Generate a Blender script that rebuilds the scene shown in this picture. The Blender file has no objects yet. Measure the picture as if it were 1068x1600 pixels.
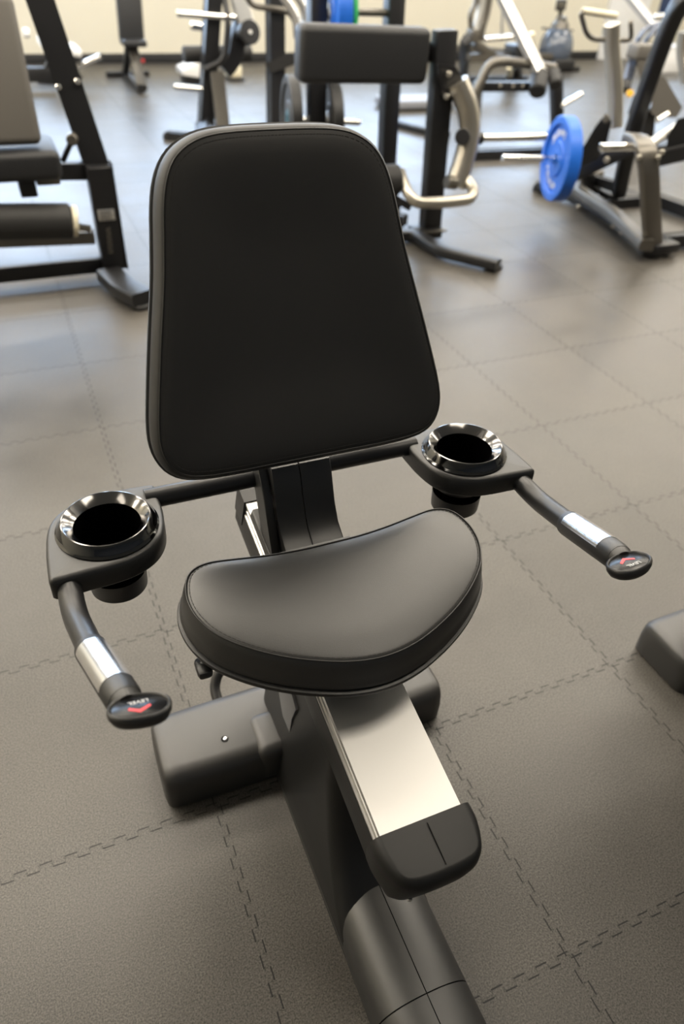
import bpy, bmesh, math, random
from mathutils import Vector, Matrix
random.seed(7)
sc = bpy.context.scene
COL = sc.collection
pi = math.pi

# ---------------------------------------------------------------- camera, world, lights, exposure
CAM = Vector((-0.1232, -0.7785, 1.3964))
YAW, PITCH, ROLL, FPX = 0.437608, -0.680482, 0.0573794, 1128.288
_f = Vector((math.sin(YAW) * math.cos(PITCH), math.cos(YAW) * math.cos(PITCH), math.sin(PITCH)))
_r0 = Vector((math.cos(YAW), -math.sin(YAW), 0.0))
_u0 = _r0.cross(_f)
_r = _r0 * math.cos(ROLL) + _u0 * math.sin(ROLL)
_u = -_r0 * math.sin(ROLL) + _u0 * math.cos(ROLL)
cam_data = bpy.data.cameras.new('camera')
cam = bpy.data.objects.new('camera', cam_data)
COL.objects.link(cam)
cam.matrix_world = Matrix(((_r.x, _u.x, -_f.x, CAM.x), (_r.y, _u.y, -_f.y, CAM.y), (_r.z, _u.z, -_f.z, CAM.z), (0, 0, 0, 1)))
cam_data.sensor_fit = 'VERTICAL'
cam_data.sensor_height = 36.0
cam_data.lens = FPX / 1600.0 * 36.0
cam_data.clip_start = 0.02
cam_data.dof.use_dof = True
cam_data.dof.focus_distance = 1.12
cam_data.dof.aperture_fstop = 2.8
sc.camera = cam

ROOM_X0, ROOM_X1, ROOM_Y0, ROOM_Y1, ROOM_H = -4.2, 11.0, -4.5, 9.6, 3.2
SKY_COLOR, SKY_STRENGTH = (0.60, 0.76, 1.0), 17.0
LAMP_COLOR, LAMP_POWER = (1.0, 0.90, 0.75), 62.0
world = bpy.data.worlds.new('daylight')
sc.world = world
world.use_nodes = True
_bg = world.node_tree.nodes['Background']
_bg.inputs[0].default_value = (*SKY_COLOR, 1)
_bg.inputs[1].default_value = SKY_STRENGTH
sc.view_settings.view_transform = 'Standard'
sc.view_settings.look = 'None'
sc.view_settings.gamma = 1.0
sc.view_settings.use_curve_mapping = False
sc.view_settings.exposure = -0.5
sc.cycles.use_denoising = True
sc.cycles.max_bounces = 8
sc.cycles.sample_clamp_indirect = 6.0
sc.cycles.caustics_reflective = False
sc.cycles.caustics_refractive = False

# windows: wall, span along wall, sill, head
WINDOWS = [('back', -3.6 + i * 2.4, -3.6 + i * 2.4 + 2.25, 0.90, 2.75) for i in range(6)]
WINDOWS += [('left', 7.0, 9.2, 0.95, 2.75)]
def area_light(name, loc, rot, sx, sy, power, color, portal=False):
    l = bpy.data.lights.new(name, 'AREA')
    l.shape = 'RECTANGLE'; l.size = sx; l.size_y = sy; l.energy = power; l.color = color
    if portal: l.cycles.is_portal = True
    o = bpy.data.objects.new(name, l); COL.objects.link(o)
    o.location = loc; o.rotation_euler = rot
    return o
for w, a, b, z0, z1 in WINDOWS:
    if w == 'back':
        area_light('window_portal', ((a + b) / 2, ROOM_Y1 + 0.16, (z0 + z1) / 2), (-pi / 2, 0, 0), b - a, z1 - z0, 1, (1, 1, 1), True)
    else:
        area_light('window_portal', (ROOM_X0 - 0.16, (a + b) / 2, (z0 + z1) / 2), (0, -pi / 2, 0), z1 - z0, b - a, 1, (1, 1, 1), True)

# ---------------------------------------------------------------- helpers
def at(px, py, Y):
    """world point where the sight line of pixel (px, py) meets the vertical plane y = Y"""
    d = _f * FPX + _r * (px - 534) - _u * (py - 800)
    return CAM + d * ((Y - CAM.y) / d.y)
def gz(px, py, z=0.0):
    d = _f * FPX + _r * (px - 534) - _u * (py - 800)
    return CAM + d * ((z - CAM.z) / d.z)
def V(*a): return Vector(a if len(a) > 1 else a[0])

def catmull(pts, closed, per=8):
    pts = [Vector(p) for p in pts]; n = len(pts); out = []
    rng = range(n) if closed else range(n - 1)
    for i in rng:
        if closed: p0, p1, p2, p3 = pts[i - 1], pts[i], pts[(i + 1) % n], pts[(i + 2) % n]
        else: p0, p1, p2, p3 = pts[max(i - 1, 0)], pts[i], pts[i + 1], pts[min(i + 2, n - 1)]
        for k in range(per):
            t = k / per
            out.append(0.5 * ((2 * p1) + (p2 - p0) * t + (2 * p0 - 5 * p1 + 4 * p2 - p3) * t * t + (3 * p1 - p0 - 3 * p2 + p3) * t ** 3))
    if not closed: out.append(pts[-1])
    return out
def resample(pts, n):
    pts = pts + [pts[0]]
    L = [0]
    for a, b in zip(pts, pts[1:]): L.append(L[-1] + (b - a).length)
    out = []; j = 0
    for i in range(n):
        s = L[-1] * i / n
        while L[j + 1] < s: j += 1
        t = (s - L[j]) / max(L[j + 1] - L[j], 1e-9)
        out.append(pts[j].lerp(pts[j + 1], t))
    return out
def mirror_outline(half):
    """half outline (x >= 0) from one centre point to the other -> closed outline"""
    return [Vector(p) for p in half] + [Vector((-p[0], p[1])) for p in reversed(half[1:-1])]
def inset2(ring, d):
    n = len(ring); out = []
    area = sum(ring[i - 1].x * ring[i].y - ring[i].x * ring[i - 1].y for i in range(n))
    sgn = 1 if area > 0 else -1
    for i in range(n):
        t = (ring[(i + 2) % n] - ring[i - 2]).normalized()
        nrm = Vector((-t.y, t.x)) * sgn
        out.append(ring[i] + nrm * d)
    return out
def fillet(pts, rad, seg=6):
    pts = [Vector(p) for p in pts]; out = [pts[0]]
    for i in range(1, len(pts) - 1):
        a, b, c = pts[i - 1], pts[i], pts[i + 1]
        d1, d2 = (a - b), (c - b); l1, l2 = d1.length, d2.length
        if l1 < 1e-6 or l2 < 1e-6: continue
        r = min(rad, l1 * 0.48, l2 * 0.48)
        p, q = b + d1 / l1 * r, b + d2 / l2 * r
        for k in range(seg + 1):
            t = k / seg
            out.append(p * (1 - t) ** 2 + b * 2 * t * (1 - t) + q * t * t)
    out.append(pts[-1])
    return out

class MB:
    def __init__(s): s.bm = bmesh.new(); s.mats = []
    def ring(s, pts): return [s.bm.verts.new(p) for p in pts]
    def bridge(s, a, b):
        n = len(a)
        for i in range(n): s.bm.faces.new((a[i], a[(i + 1) % n], b[(i + 1) % n], b[i]))
    def loft(s, rings, cap0=True, cap1=True):
        rs = [s.ring(r) for r in rings]
        for a, b in zip(rs, rs[1:]): s.bridge(a, b)
        if cap0: s.bm.faces.new(list(reversed(rs[0])))
        if cap1: s.bm.faces.new(rs[-1])
        return s
    def fan(s, ring_verts, p):
        c = s.bm.verts.new(p); n = len(ring_verts)
        for i in range(n): s.bm.faces.new((ring_verts[i], ring_verts[(i + 1) % n], c))
    def box(s, c, size, bevel=0.004, R=None, seg=2, edges=None):
        m = Matrix.Translation(Vector(c)) @ ((R.to_4x4() if R else Matrix.Identity(4)))
        g = bmesh.ops.create_cube(s.bm, size=1.0)
        vs = g['verts']
        for v in vs: v.co = m @ Vector((v.co.x * size[0], v.co.y * size[1], v.co.z * size[2]))
        if bevel > 0:
            es = list({e for v in vs for e in v.link_edges})
            bmesh.ops.bevel(s.bm, geom=es, offset=min(bevel, min(size) * 0.48), segments=seg, profile=0.5, affect='EDGES')
        return s
    def frame(s, d, up=None):
        d = d.normalized(); up = Vector(up) if up else Vector((0, 0, 1))
        if abs(d.dot(up)) > 0.98: up = Vector((0, 1, 0)) if abs(d.y) < 0.9 else Vector((1, 0, 0))
        x = d.cross(up).normalized(); return x, x.cross(d).normalized()
    def bar(s, p, q, w, h, up=None, bevel=0.006):
        """rectangular tube from p to q; w across (horizontal), h along up"""
        p, q = Vector(p), Vector(q); d = q - p
        x, u = s.frame(d, up); R = Matrix((x, d.normalized(), u)).transposed()
        return s.box((p + q) / 2, (w, d.length, h), bevel, R)
    def sweep(s, pts, sec, up=None, caps=True):
        """sweep a closed 2-D section along a polyline (parallel transport)"""
        pts = [Vector(p) for p in pts]; rings = []
        x, u = s.frame(pts[1] - pts[0], up)
        pd = (pts[1] - pts[0]).normalized()
        for i, p in enumerate(pts):
            if i == 0: d = pts[1] - pts[0]
            elif i == len(pts) - 1: d = pts[-1] - pts[-2]
            else: d = (pts[i + 1] - pts[i]).normalized() + (pts[i] - pts[i - 1]).normalized()
            d = d.normalized()
            q = pd.rotation_difference(d); x = q @ x; u = q @ u; pd = d
            rings.append([p + x * a + u * b for a, b in sec])
        return s.loft(rings, caps, caps)
    def tube(s, pts, r, seg=16, rad=0.05, smooth=False, round_end=True):
        pts = catmull(pts, False, 6) if smooth else fillet(pts, rad)
        pts = [Vector(p) for p in pts]
        sec = [(math.cos(2 * pi * k / seg) * r, math.sin(2 * pi * k / seg) * r) for k in range(seg)]
        return s.sweep(pts, sec)
    def rtube(s, pts, w, h, rad=0.05, up=None, corner=0.012, smooth=False):
        pts = catmull(pts, False, 6) if smooth else fillet(pts, rad)
        c = min(corner, w * 0.45, h * 0.45); sec = []
        for sx, sy, a0 in ((1, 1, 0), (-1, 1, 90), (-1, -1, 180), (1, -1, 270)):
            for k in range(4):
                a = math.radians(a0 + 30 * k)
                sec.append((sx * (w / 2 - c) + math.cos(a) * c, sy * (h / 2 - c) + math.sin(a) * c))
        return s.sweep(pts, sec, up)
    def lathe(s, prof, o, axis=(0, 0, 1), seg=40, cap0=True, cap1=True):
        o = Vector(o); d = Vector(axis).normalized(); x, u = s.frame(d)
        rings = [[o + d * t + x * (math.cos(2 * pi * k / seg) * r) + u * (math.sin(2 * pi * k / seg) * r) for k in range(seg)] for r, t in prof]
        return s.loft(rings, cap0, cap1)
    def cyl(s, p, q, r, seg=24, bevel=0.004, r2=None):
        p, q = Vector(p), Vector(q); L = (q - p).length; r2 = r2 or r; b = min(bevel, L * 0.4, r * 0.5)
        return s.lathe([(r - b, 0), (r, b), (r2, L - b), (r2 - b, L)], p, q - p, seg)
    def prism(s, poly, a, b, axis='x', bevel=0.0):
        """polygon (2-D points in the two other axes) extruded from a to b along axis"""
        def P(t, p): return {'x': Vector((t, p[0], p[1])), 'y': Vector((p[0], t, p[1])), 'z': Vector((p[0], p[1], t))}[axis]
        r0 = s.ring([P(a, p) for p in poly]); r1 = s.ring([P(b, p) for p in poly])
        fs = [s.bm.faces.new(r0[::-1]), s.bm.faces.new(r1)]
        n = len(poly)
        for i in range(n): fs.append(s.bm.faces.new((r0[i], r0[(i + 1) % n], r1[(i + 1) % n], r1[i])))
        if bevel:
            es = list({e for f in fs[:2] for e in f.edges})
            bmesh.ops.bevel(s.bm, geom=es, offset=bevel, segments=3, profile=0.5, affect='EDGES')
        return s
    def build(s, name, mat, parent=None, angle=38, local=False, world_pts=True):
        bmesh.ops.recalc_face_normals(s.bm, faces=s.bm.faces)
        me = bpy.data.meshes.new(name)
        if parent is not None and not local:
            off = Vector(ORIGIN[parent.name])
            for v in s.bm.verts: v.co -= off
        s.bm.to_mesh(me); s.bm.free()
        for m in (mat if isinstance(mat, (list, tuple)) else [mat]): me.materials.append(m)
        me.shade_smooth()
        me.set_sharp_from_angle(angle=math.radians(angle))
        o = bpy.data.objects.new(name, me); COL.objects.link(o)
        if parent is not None: o.parent = parent
        return o
ORIGIN = {}
def tag(o, label, cat, group=None, kind=None):
    if label: o['label'] = label
    if cat: o['category'] = cat
    if group: o['group'] = group
    if kind: o['kind'] = kind
    return o
def thing(name, label, cat, loc, group=None):
    o = bpy.data.objects.new(name, None); COL.objects.link(o)
    o.empty_display_size = 0.1
    o.location = loc
    ORIGIN[o.name] = world_origin(o)
    return tag(o, label, cat, group)
def world_origin(o): return tuple(o.location)
def struct(o):
    o['kind'] = 'structure'; return o
def text_mesh(body, size):
    cu = bpy.data.curves.new('lettering', 'FONT'); cu.body = body; cu.size = size
    cu.align_x = 'CENTER'; cu.align_y = 'CENTER'; cu.extrude = 0.00015
    t = bpy.data.objects.new('lettering_source', cu); COL.objects.link(t)
    dg = bpy.context.evaluated_depsgraph_get()
    me = bpy.data.meshes.new_from_object(t.evaluated_get(dg))
    bpy.data.objects.remove(t); bpy.data.curves.remove(cu)
    return me

# ---------------------------------------------------------------- materials
def mat(name, color, rough=0.5, metal=0.0, spec=0.5, noise=0.0, nscale=40.0, bump=0.0, bscale=300.0, coat=0.0, rvar=0.0):
    m = bpy.data.materials.new(name); m.use_nodes = True
    nt = m.node_tree; b = nt.nodes['Principled BSDF']
    b.inputs['Base Color'].default_value = (*color, 1)
    b.inputs['Roughness'].default_value = rough
    b.inputs['Metallic'].default_value = metal
    b.inputs['Specular IOR Level'].default_value = spec
    b.inputs['Coat Weight'].default_value = coat
    b.inputs['Coat Roughness'].default_value = 0.08
    tc = nt.nodes.new('ShaderNodeTexCoord')
    if noise or rvar:
        n = nt.nodes.new('ShaderNodeTexNoise'); n.inputs['Scale'].default_value = nscale; n.inputs['Detail'].default_value = 4
        nt.links.new(tc.outputs['Object'], n.inputs['Vector'])
        if noise:
            r = nt.nodes.new('ShaderNodeMapRange')
            r.inputs[3].default_value = 1 - noise; r.inputs[4].default_value = 1 + noise
            nt.links.new(n.outputs[0], r.inputs[0])
            mx = nt.nodes.new('ShaderNodeMix'); mx.data_type = 'RGBA'; mx.blend_type = 'MULTIPLY'; mx.inputs[0].default_value = 1
            mx.inputs[6].default_value = (*color, 1)
            nt.links.new(r.outputs[0], mx.inputs[7]); nt.links.new(mx.outputs[2], b.inputs['Base Color'])
        if rvar:
            r = nt.nodes.new('ShaderNodeMapRange')
            r.inputs[3].default_value = rough - rvar; r.inputs[4].default_value = rough + rvar
            nt.links.new(n.outputs[0], r.inputs[0]); nt.links.new(r.outputs[0], b.inputs['Roughness'])
    if bump:
        n = nt.nodes.new('ShaderNodeTexNoise'); n.inputs['Scale'].default_value = bscale; n.inputs['Detail'].default_value = 3
        nt.links.new(tc.outputs['Object'], n.inputs['Vector'])
        bp = nt.nodes.new('ShaderNodeBump'); bp.inputs['Strength'].default_value = bump; bp.inputs['Distance'].default_value = 0.0006
        nt.links.new(n.outputs[0], bp.inputs['Height']); nt.links.new(bp.outputs[0], b.inputs['Normal'])
    return m
M = {}
M['vinyl'] = mat('black_vinyl', (0.026, 0.0255, 0.025), 0.54, spec=0.5, bump=0.25, bscale=900)
M['vinyl_seat'] = mat('black_vinyl_seat', (0.019, 0.0185, 0.018), 0.44, spec=1.0, bump=0.25, bscale=900)
M['piping'] = mat('black_vinyl_piping', (0.018, 0.018, 0.017), 0.35)
M['stitch'] = mat('dark_thread', (0.035, 0.034, 0.032), 0.8)
M['plastic'] = mat('black_plastic', (0.010, 0.010, 0.010), 0.43, spec=0.85, bump=0.2, bscale=1400)
M['plastic_grey'] = mat('charcoal_plastic', (0.024, 0.023, 0.022), 0.45, spec=0.95, bump=0.25, bscale=1400)
M['gloss_black'] = mat('gloss_black_plastic', (0.008, 0.008, 0.009), 0.24, spec=0.3)
M['tube_black'] = mat('satin_black_paint', (0.022, 0.022, 0.023), 0.33, bump=0.1, bscale=1500)
M['rim'] = mat('black_chrome', (0.20, 0.195, 0.19), 0.13, metal=1.0)
M['rim_dark'] = mat('dark_black_chrome', (0.10, 0.10, 0.10), 0.12, metal=1.0)
M['alu'] = mat('anodised_aluminium', (0.80, 0.79, 0.77), 0.50, metal=1.0, noise=0.03, nscale=8)
M['alu_side'] = mat('anodised_aluminium_side', (0.62, 0.61, 0.59), 0.35, metal=1.0)
M['beam'] = mat('semi_gloss_black_plastic', (0.020, 0.0195, 0.019), 0.42, spec=1.0, bump=0.1, bscale=1400)
M['cap_plastic'] = mat('matt_black_plastic', (0.010, 0.010, 0.0098), 0.45, spec=0.5, bump=0.2, bscale=1400)
M['chrome'] = mat('chrome', (0.86, 0.84, 0.80), 0.13, metal=1.0)
M['steel'] = mat('brushed_steel', (0.86, 0.86, 0.87), 0.22, metal=1.0)
M['hole'] = mat('recess_shade_and_print', (0.0015, 0.0015, 0.0015), 0.8, spec=0.0)  # near-black without gloss: paints recess shade, also colours seams and plate print
M['red'] = mat('red_print', (0.75, 0.035, 0.03), 0.4)
M['white_print'] = mat('white_print', (0.75, 0.75, 0.75), 0.5)
M['hex'] = mat('grey_hatched_trim', (0.14, 0.14, 0.145), 0.45, noise=0.3, nscale=500)
M['frame'] = mat('black_powder_coat', (0.008, 0.008, 0.009), 0.42, bump=0.15, bscale=700)
M['gun'] = mat('gunmetal_paint', (0.15, 0.139, 0.121), 0.38, metal=0.75, noise=0.08, nscale=60)
M['bronze'] = mat('champagne_grey_paint', (0.46, 0.43, 0.37), 0.30, metal=0.85)
M['silver'] = mat('silver_paint', (0.72, 0.71, 0.68), 0.32, metal=0.8)
M['greypad'] = mat('dark_grey_vinyl', (0.013, 0.0135, 0.015), 0.5, bump=0.2, bscale=500)
M['taupepad'] = mat('taupe_vinyl', (0.12, 0.112, 0.10), 0.5, bump=0.2, bscale=500)
M['foam'] = mat('black_foam', (0.014, 0.0138, 0.0135), 0.6)
M['blue'] = mat('blue_rubber', (0.012, 0.13, 0.62), 0.42, noise=0.06, nscale=30)
M['green'] = mat('green_rubber', (0.03, 0.36, 0.12), 0.42)
M['blackrubber'] = mat('black_rubber', (0.016, 0.016, 0.016), 0.5)
M['white'] = mat('white_plastic', (0.80, 0.80, 0.80), 0.35)
M['cream'] = mat('cream_plastic', (0.75, 0.69, 0.52), 0.4)
M['teal'] = mat('teal_hub_print', (0.03, 0.12, 0.16), 0.35)
M['yellow'] = mat('yellow_plastic', (0.85, 0.48, 0.05), 0.35)
M['poster'] = mat('navy_print', (0.025, 0.045, 0.11), 0.4)
M['wall'] = mat('cream_wall_paint', (0.68, 0.64, 0.53), 0.75, noise=0.02, nscale=3)
M['wall_dark'] = mat('darkened_unseen_wall', (0.16, 0.16, 0.163), 0.7)  # unseen front wall, darkened so front faces catch little light
M['wall2'] = mat('white_wall_paint', (0.80, 0.80, 0.80), 0.7)
M['ceiling'] = mat('ceiling_paint', (0.78, 0.76, 0.70), 0.85)
M['skirting'] = mat('black_skirting', (0.015, 0.015, 0.016), 0.45)
M['winframe'] = mat('white_window_frame', (0.7, 0.7, 0.7), 0.4)
M['tank'] = mat('smoky_water_tank', (0.09, 0.11, 0.15), 0.10, coat=0.6)

def glass_mat():
    m = bpy.data.materials.new('window_glass'); m.use_nodes = True
    nt = m.node_tree; nt.nodes.remove(nt.nodes['Principled BSDF'])
    t = nt.nodes.new('ShaderNodeBsdfTransparent'); g = nt.nodes.new('ShaderNodeBsdfGlossy'); g.inputs['Roughness'].default_value = 0.02
    mx = nt.nodes.new('ShaderNodeMixShader'); fr = nt.nodes.new('ShaderNodeFresnel'); fr.inputs[0].default_value = 1.3
    t.inputs[0].default_value = (0.95, 0.97, 0.98, 1)
    nt.links.new(fr.outputs[0], mx.inputs[0]); nt.links.new(t.outputs[0], mx.inputs[1]); nt.links.new(g.outputs[0], mx.inputs[2])
    nt.links.new(mx.outputs[0], nt.nodes['Material Output'].inputs['Surface'])
    return m
M['glass'] = glass_mat()
M['blue_grey'] = mat('blue_grey_paint', (0.10, 0.12, 0.17), 0.3, metal=0.4)
M['platform'] = mat('grey_platform_plastic', (0.24, 0.25, 0.28), 0.5)

def floor_mat():
    """speckled black rubber tiles, 0.5 m, with interlocking toothed seams"""
    m = bpy.data.materials.new('rubber_floor_tiles'); m.use_nodes = True
    nt = m.node_tree; L = nt.links; b = nt.nodes['Principled BSDF']
    g = nt.nodes.new('ShaderNodeNewGeometry'); sp = nt.nodes.new('ShaderNodeSeparateXYZ'); L.new(g.outputs['Position'], sp.inputs[0])
    def mth(op, a, bb=None, c=None):
        n = nt.nodes.new('ShaderNodeMath'); n.operation = op
        for i, v in enumerate((a, bb, c)):
            if v is None: continue
            if isinstance(v, (int, float)): n.inputs[i].default_value = v
            else: L.new(v, n.inputs[i])
        return n.outputs[0]
    TILE, PER, AMP, LW = 0.5, 0.0455, 0.0058, 0.0013
    def seam(across, along):
        a = mth('SUBTRACT', mth('MULTIPLY', mth('FRACT', mth('ADD', mth('DIVIDE', across, TILE), 0.5)), TILE), TILE * 0.5)   # signed distance to seam
        t = mth('FRACT', mth('DIVIDE', along, PER))
        side = mth('SUBTRACT', mth('MULTIPLY', mth('GREATER_THAN', t, 0.5), 2.0), 1.0)
        d1 = mth('ABSOLUTE', mth('SUBTRACT', a, mth('MULTIPLY', side, AMP)))
        dash = mth('MULTIPLY', mth('LESS_THAN', d1, LW), 1.0)
        # slanted flanks of the teeth
        t2 = mth('FRACT', mth('ADD', mth('MULTIPLY', t, 2.0), 0.5))
        fl = mth('ABSOLUTE', mth('SUBTRACT', mth('MULTIPLY', mth('SUBTRACT', t2, 0.5), PER * 0.5), mth('MULTIPLY', mth('MULTIPLY', side, a), 0.35)))
        inside = mth('LESS_THAN', mth('ABSOLUTE', a), AMP)
        flank = mth('MULTIPLY', mth('MULTIPLY', mth('LESS_THAN', fl, LW * 0.55), inside), 0.55)
        return mth('MAXIMUM', dash, flank)
    s = mth('MAXIMUM', seam(sp.outputs[0], sp.outputs[1]), seam(sp.outputs[1], sp.outputs[0]))
    n1 = nt.nodes.new('ShaderNodeTexNoise'); n1.inputs['Scale'].default_value = 330; n1.inputs['Detail'].default_value = 2
    n2 = nt.nodes.new('ShaderNodeTexNoise'); n2.inputs['Scale'].default_value = 2.6; n2.inputs['Detail'].default_value = 5; n2.inputs['Roughness'].default_value = 0.6
    L.new(g.outputs['Position'], n1.inputs['Vector']); L.new(g.outputs['Position'], n2.inputs['Vector'])
    # per-tile tone
    fx = mth('FLOOR', mth('DIVIDE', sp.outputs[0], TILE)); fy = mth('FLOOR', mth('DIVIDE', sp.outputs[1], TILE))
    cx = nt.nodes.new('ShaderNodeCombineXYZ'); L.new(fx, cx.inputs[0]); L.new(fy, cx.inputs[1])
    wn = nt.nodes.new('ShaderNodeTexWhiteNoise'); wn.noise_dimensions = '2D'; L.new(cx.outputs[0], wn.inputs['Vector'])
    tone = mth('ADD', 0.92, mth('MULTIPLY', wn.outputs['Value'], 0.16))
    sm = nt.nodes.new('ShaderNodeMapRange'); sm.inputs[1].default_value = 0.3; sm.inputs[2].default_value = 0.72; sm.inputs[3].default_value = 0.82; sm.inputs[4].default_value = 1.22
    L.new(n2.outputs[0], sm.inputs[0])
    spk = nt.nodes.new('ShaderNodeMapRange'); spk.inputs[1].default_value = 0.3; spk.inputs[2].default_value = 0.75; spk.inputs[3].default_value = 0.45; spk.inputs[4].default_value = 2.2
    L.new(n1.outputs[0], spk.inputs[0])
    v = mth('MULTIPLY', mth('MULTIPLY', tone, sm.outputs[0]), spk.outputs[0])
    v = mth('MULTIPLY', v, mth('SUBTRACT', 1.0, mth('MULTIPLY', s, 0.9)))
    mx = nt.nodes.new('ShaderNodeVectorMath'); mx.operation = 'SCALE'
    mx.inputs[0].default_value = FLOOR_RGB
    L.new(v, mx.inputs['Scale']); L.new(mx.outputs[0], b.inputs['Base Color'])
    b.inputs['Specular IOR Level'].default_value = FLOOR_SPEC
    rr = nt.nodes.new('ShaderNodeMapRange'); rr.inputs[1].default_value = 0.3; rr.inputs[2].default_value = 0.7
    rr.inputs[3].default_value = FLOOR_ROUGH - 0.05; rr.inputs[4].default_value = FLOOR_ROUGH + 0.05
    L.new(n2.outputs[0], rr.inputs[0]); L.new(mth('ADD', rr.outputs[0], mth('MULTIPLY', s, 0.3)), b.inputs['Roughness'])
    bp = nt.nodes.new('ShaderNodeBump'); bp.inputs['Strength'].default_value = 0.35; bp.inputs['Distance'].default_value = 0.0008
    L.new(mth('SUBTRACT', n1.outputs[0], mth('MULTIPLY', s, 2.0)), bp.inputs['Height']); L.new(bp.outputs[0], b.inputs['Normal'])
    return m
FLOOR_RGB, FLOOR_ROUGH, FLOOR_SPEC = (0.058, 0.053, 0.046), 0.38, 0.5
M['floor'] = floor_mat()

# ---------------------------------------------------------------- room
struct(MB().box(((ROOM_X0 + ROOM_X1) / 2, (ROOM_Y0 + ROOM_Y1) / 2, -0.05), (ROOM_X1 - ROOM_X0 + 0.4, ROOM_Y1 - ROOM_Y0 + 0.4, 0.1), 0).build('floor', M['floor']))
struct(MB().box(((ROOM_X0 + ROOM_X1) / 2, (ROOM_Y0 + ROOM_Y1) / 2, ROOM_H + 0.05), (ROOM_X1 - ROOM_X0 + 0.4, ROOM_Y1 - ROOM_Y0 + 0.4, 0.1), 0).build('ceiling', M['ceiling']))
def wall_with_windows(name, fixed, wins, lo, hi, axis):
    mb = MB()
    def slab(a, b, z0, z1):
        if b - a < 1e-4 or z1 - z0 < 1e-4: return
        c, sz = ((a + b) / 2, fixed, (z0 + z1) / 2), (b - a, 0.2, z1 - z0)
        if axis == 'y': c, sz = (c[1], c[0], c[2]), (sz[1], sz[0], sz[2])
        mb.box(c, sz, 0)
    x = lo
    for _, a, b, z0, z1 in wins:
        slab(x, a, 0, ROOM_H); slab(a, b, 0, z0); slab(a, b, z1, ROOM_H); x = b
    slab(x, hi, 0, ROOM_H)
    return struct(mb.build(name, M['wall']))
wall_with_windows('wall_back', ROOM_Y1 + 0.1, [w for w in WINDOWS if w[0] == 'back'], ROOM_X0 - 0.2, ROOM_X1 + 0.2, 'x')
wall_with_windows('wall_left', ROOM_X0 - 0.1, [w for w in WINDOWS if w[0] == 'left'], ROOM_Y0, ROOM_Y1, 'y')
struct(MB().box((ROOM_X1 + 0.1, (ROOM_Y0 + ROOM_Y1) / 2, ROOM_H / 2), (0.2, ROOM_Y1 - ROOM_Y0, ROOM_H), 0).build('wall_right', M['wall']))
struct(MB().box(((ROOM_X0 + ROOM_X1) / 2, ROOM_Y0 - 0.1, ROOM_H / 2), (ROOM_X1 - ROOM_X0 + 0.4, 0.2, ROOM_H), 0).build('wall_front', M['wall_dark']))
for i, (w, a, b, z0, z1) in enumerate(WINDOWS):
    fr, gl = MB(), MB()
    def wb(c, sz, mb, bv=0.004):
        if w == 'left': c, sz = (c[1], c[0], c[2]), (sz[1], sz[0], sz[2])
        mb.box(c, sz, bv)
    y = ROOM_Y1 + 0.08 if w == 'back' else ROOM_X0 - 0.08
    for x in (a + 0.025, (a + b) / 2, b - 0.025): wb((x, y, (z0 + z1) / 2), (0.05, 0.06, z1 - z0), fr)
    for z in (z0 + 0.025, z1 - 0.025): wb(((a + b) / 2, y, z), (b - a, 0.06, 0.05), fr)
    o = struct(fr.build('window_%d' % (i + 1), M['winframe']))
    wb(((a + b) / 2, y, (z0 + z1) / 2), (b - a - 0.06, 0.006, z1 - z0 - 0.06), gl, 0)
    ORIGIN[o.name] = (0, 0, 0)
    gl.build('pane', M['glass'], o)
struct(MB().box(((ROOM_X0 + ROOM_X1) / 2, ROOM_Y1 - 0.008, 0.05), (ROOM_X1 - ROOM_X0, 0.016, 0.10), 0.003).build('baseboard_back', M['skirting']))
struct(MB().box((ROOM_X0 + 0.008, (ROOM_Y0 + ROOM_Y1) / 2, 0.05), (0.016, ROOM_Y1 - ROOM_Y0 - 0.04, 0.10), 0.003).build('baseboard_left', M['skirting']))
struct(MB().box((ROOM_X1 - 0.008, (ROOM_Y0 + ROOM_Y1) / 2, 0.05), (0.016, ROOM_Y1 - ROOM_Y0 - 0.04, 0.10), 0.003).build('baseboard_right', M['skirting']))

# ceiling lamps (warm strip panels)
for ix in range(9):
    for iy in range(5):
        x, y = -3.7 + ix * 1.6, -0.45 + iy * 2.05
        if iy == 0 and ix not in (1, 3): continue
        if iy == 4 and ix % 2: continue
        mb = MB().box((x, y, ROOM_H - 0.02), (1.28, 0.66, 0.038), 0.004)
        o = mb.build('ceiling_light', M['white'])
        tag(o, 'white strip light panel on the ceiling above the gym floor', 'light', 'ceiling strip lights')
        area_light('ceiling_lamp', (x, y, ROOM_H - 0.045), (0, 0, 0), 1.2, 0.58, LAMP_POWER * ({1: 0.22, 3: 0.40}[ix] if iy == 0 else 1.0), LAMP_COLOR)

# ---------------------------------------------------------------- the recumbent bike
BX, BYAW = 0.21768, math.radians(-0.2915)
bike = thing('recumbent_bike', 'black recumbent exercise bike in the foreground with two cup holders and silver rail', 'exercise bike', (BX, 0, 0))
bike.rotation_euler = (0, 0, BYAW)
def bpart(mb, name, m, parent=None, angle=38):
    return mb.build(name, m, parent or bike, angle, local=True)

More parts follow.
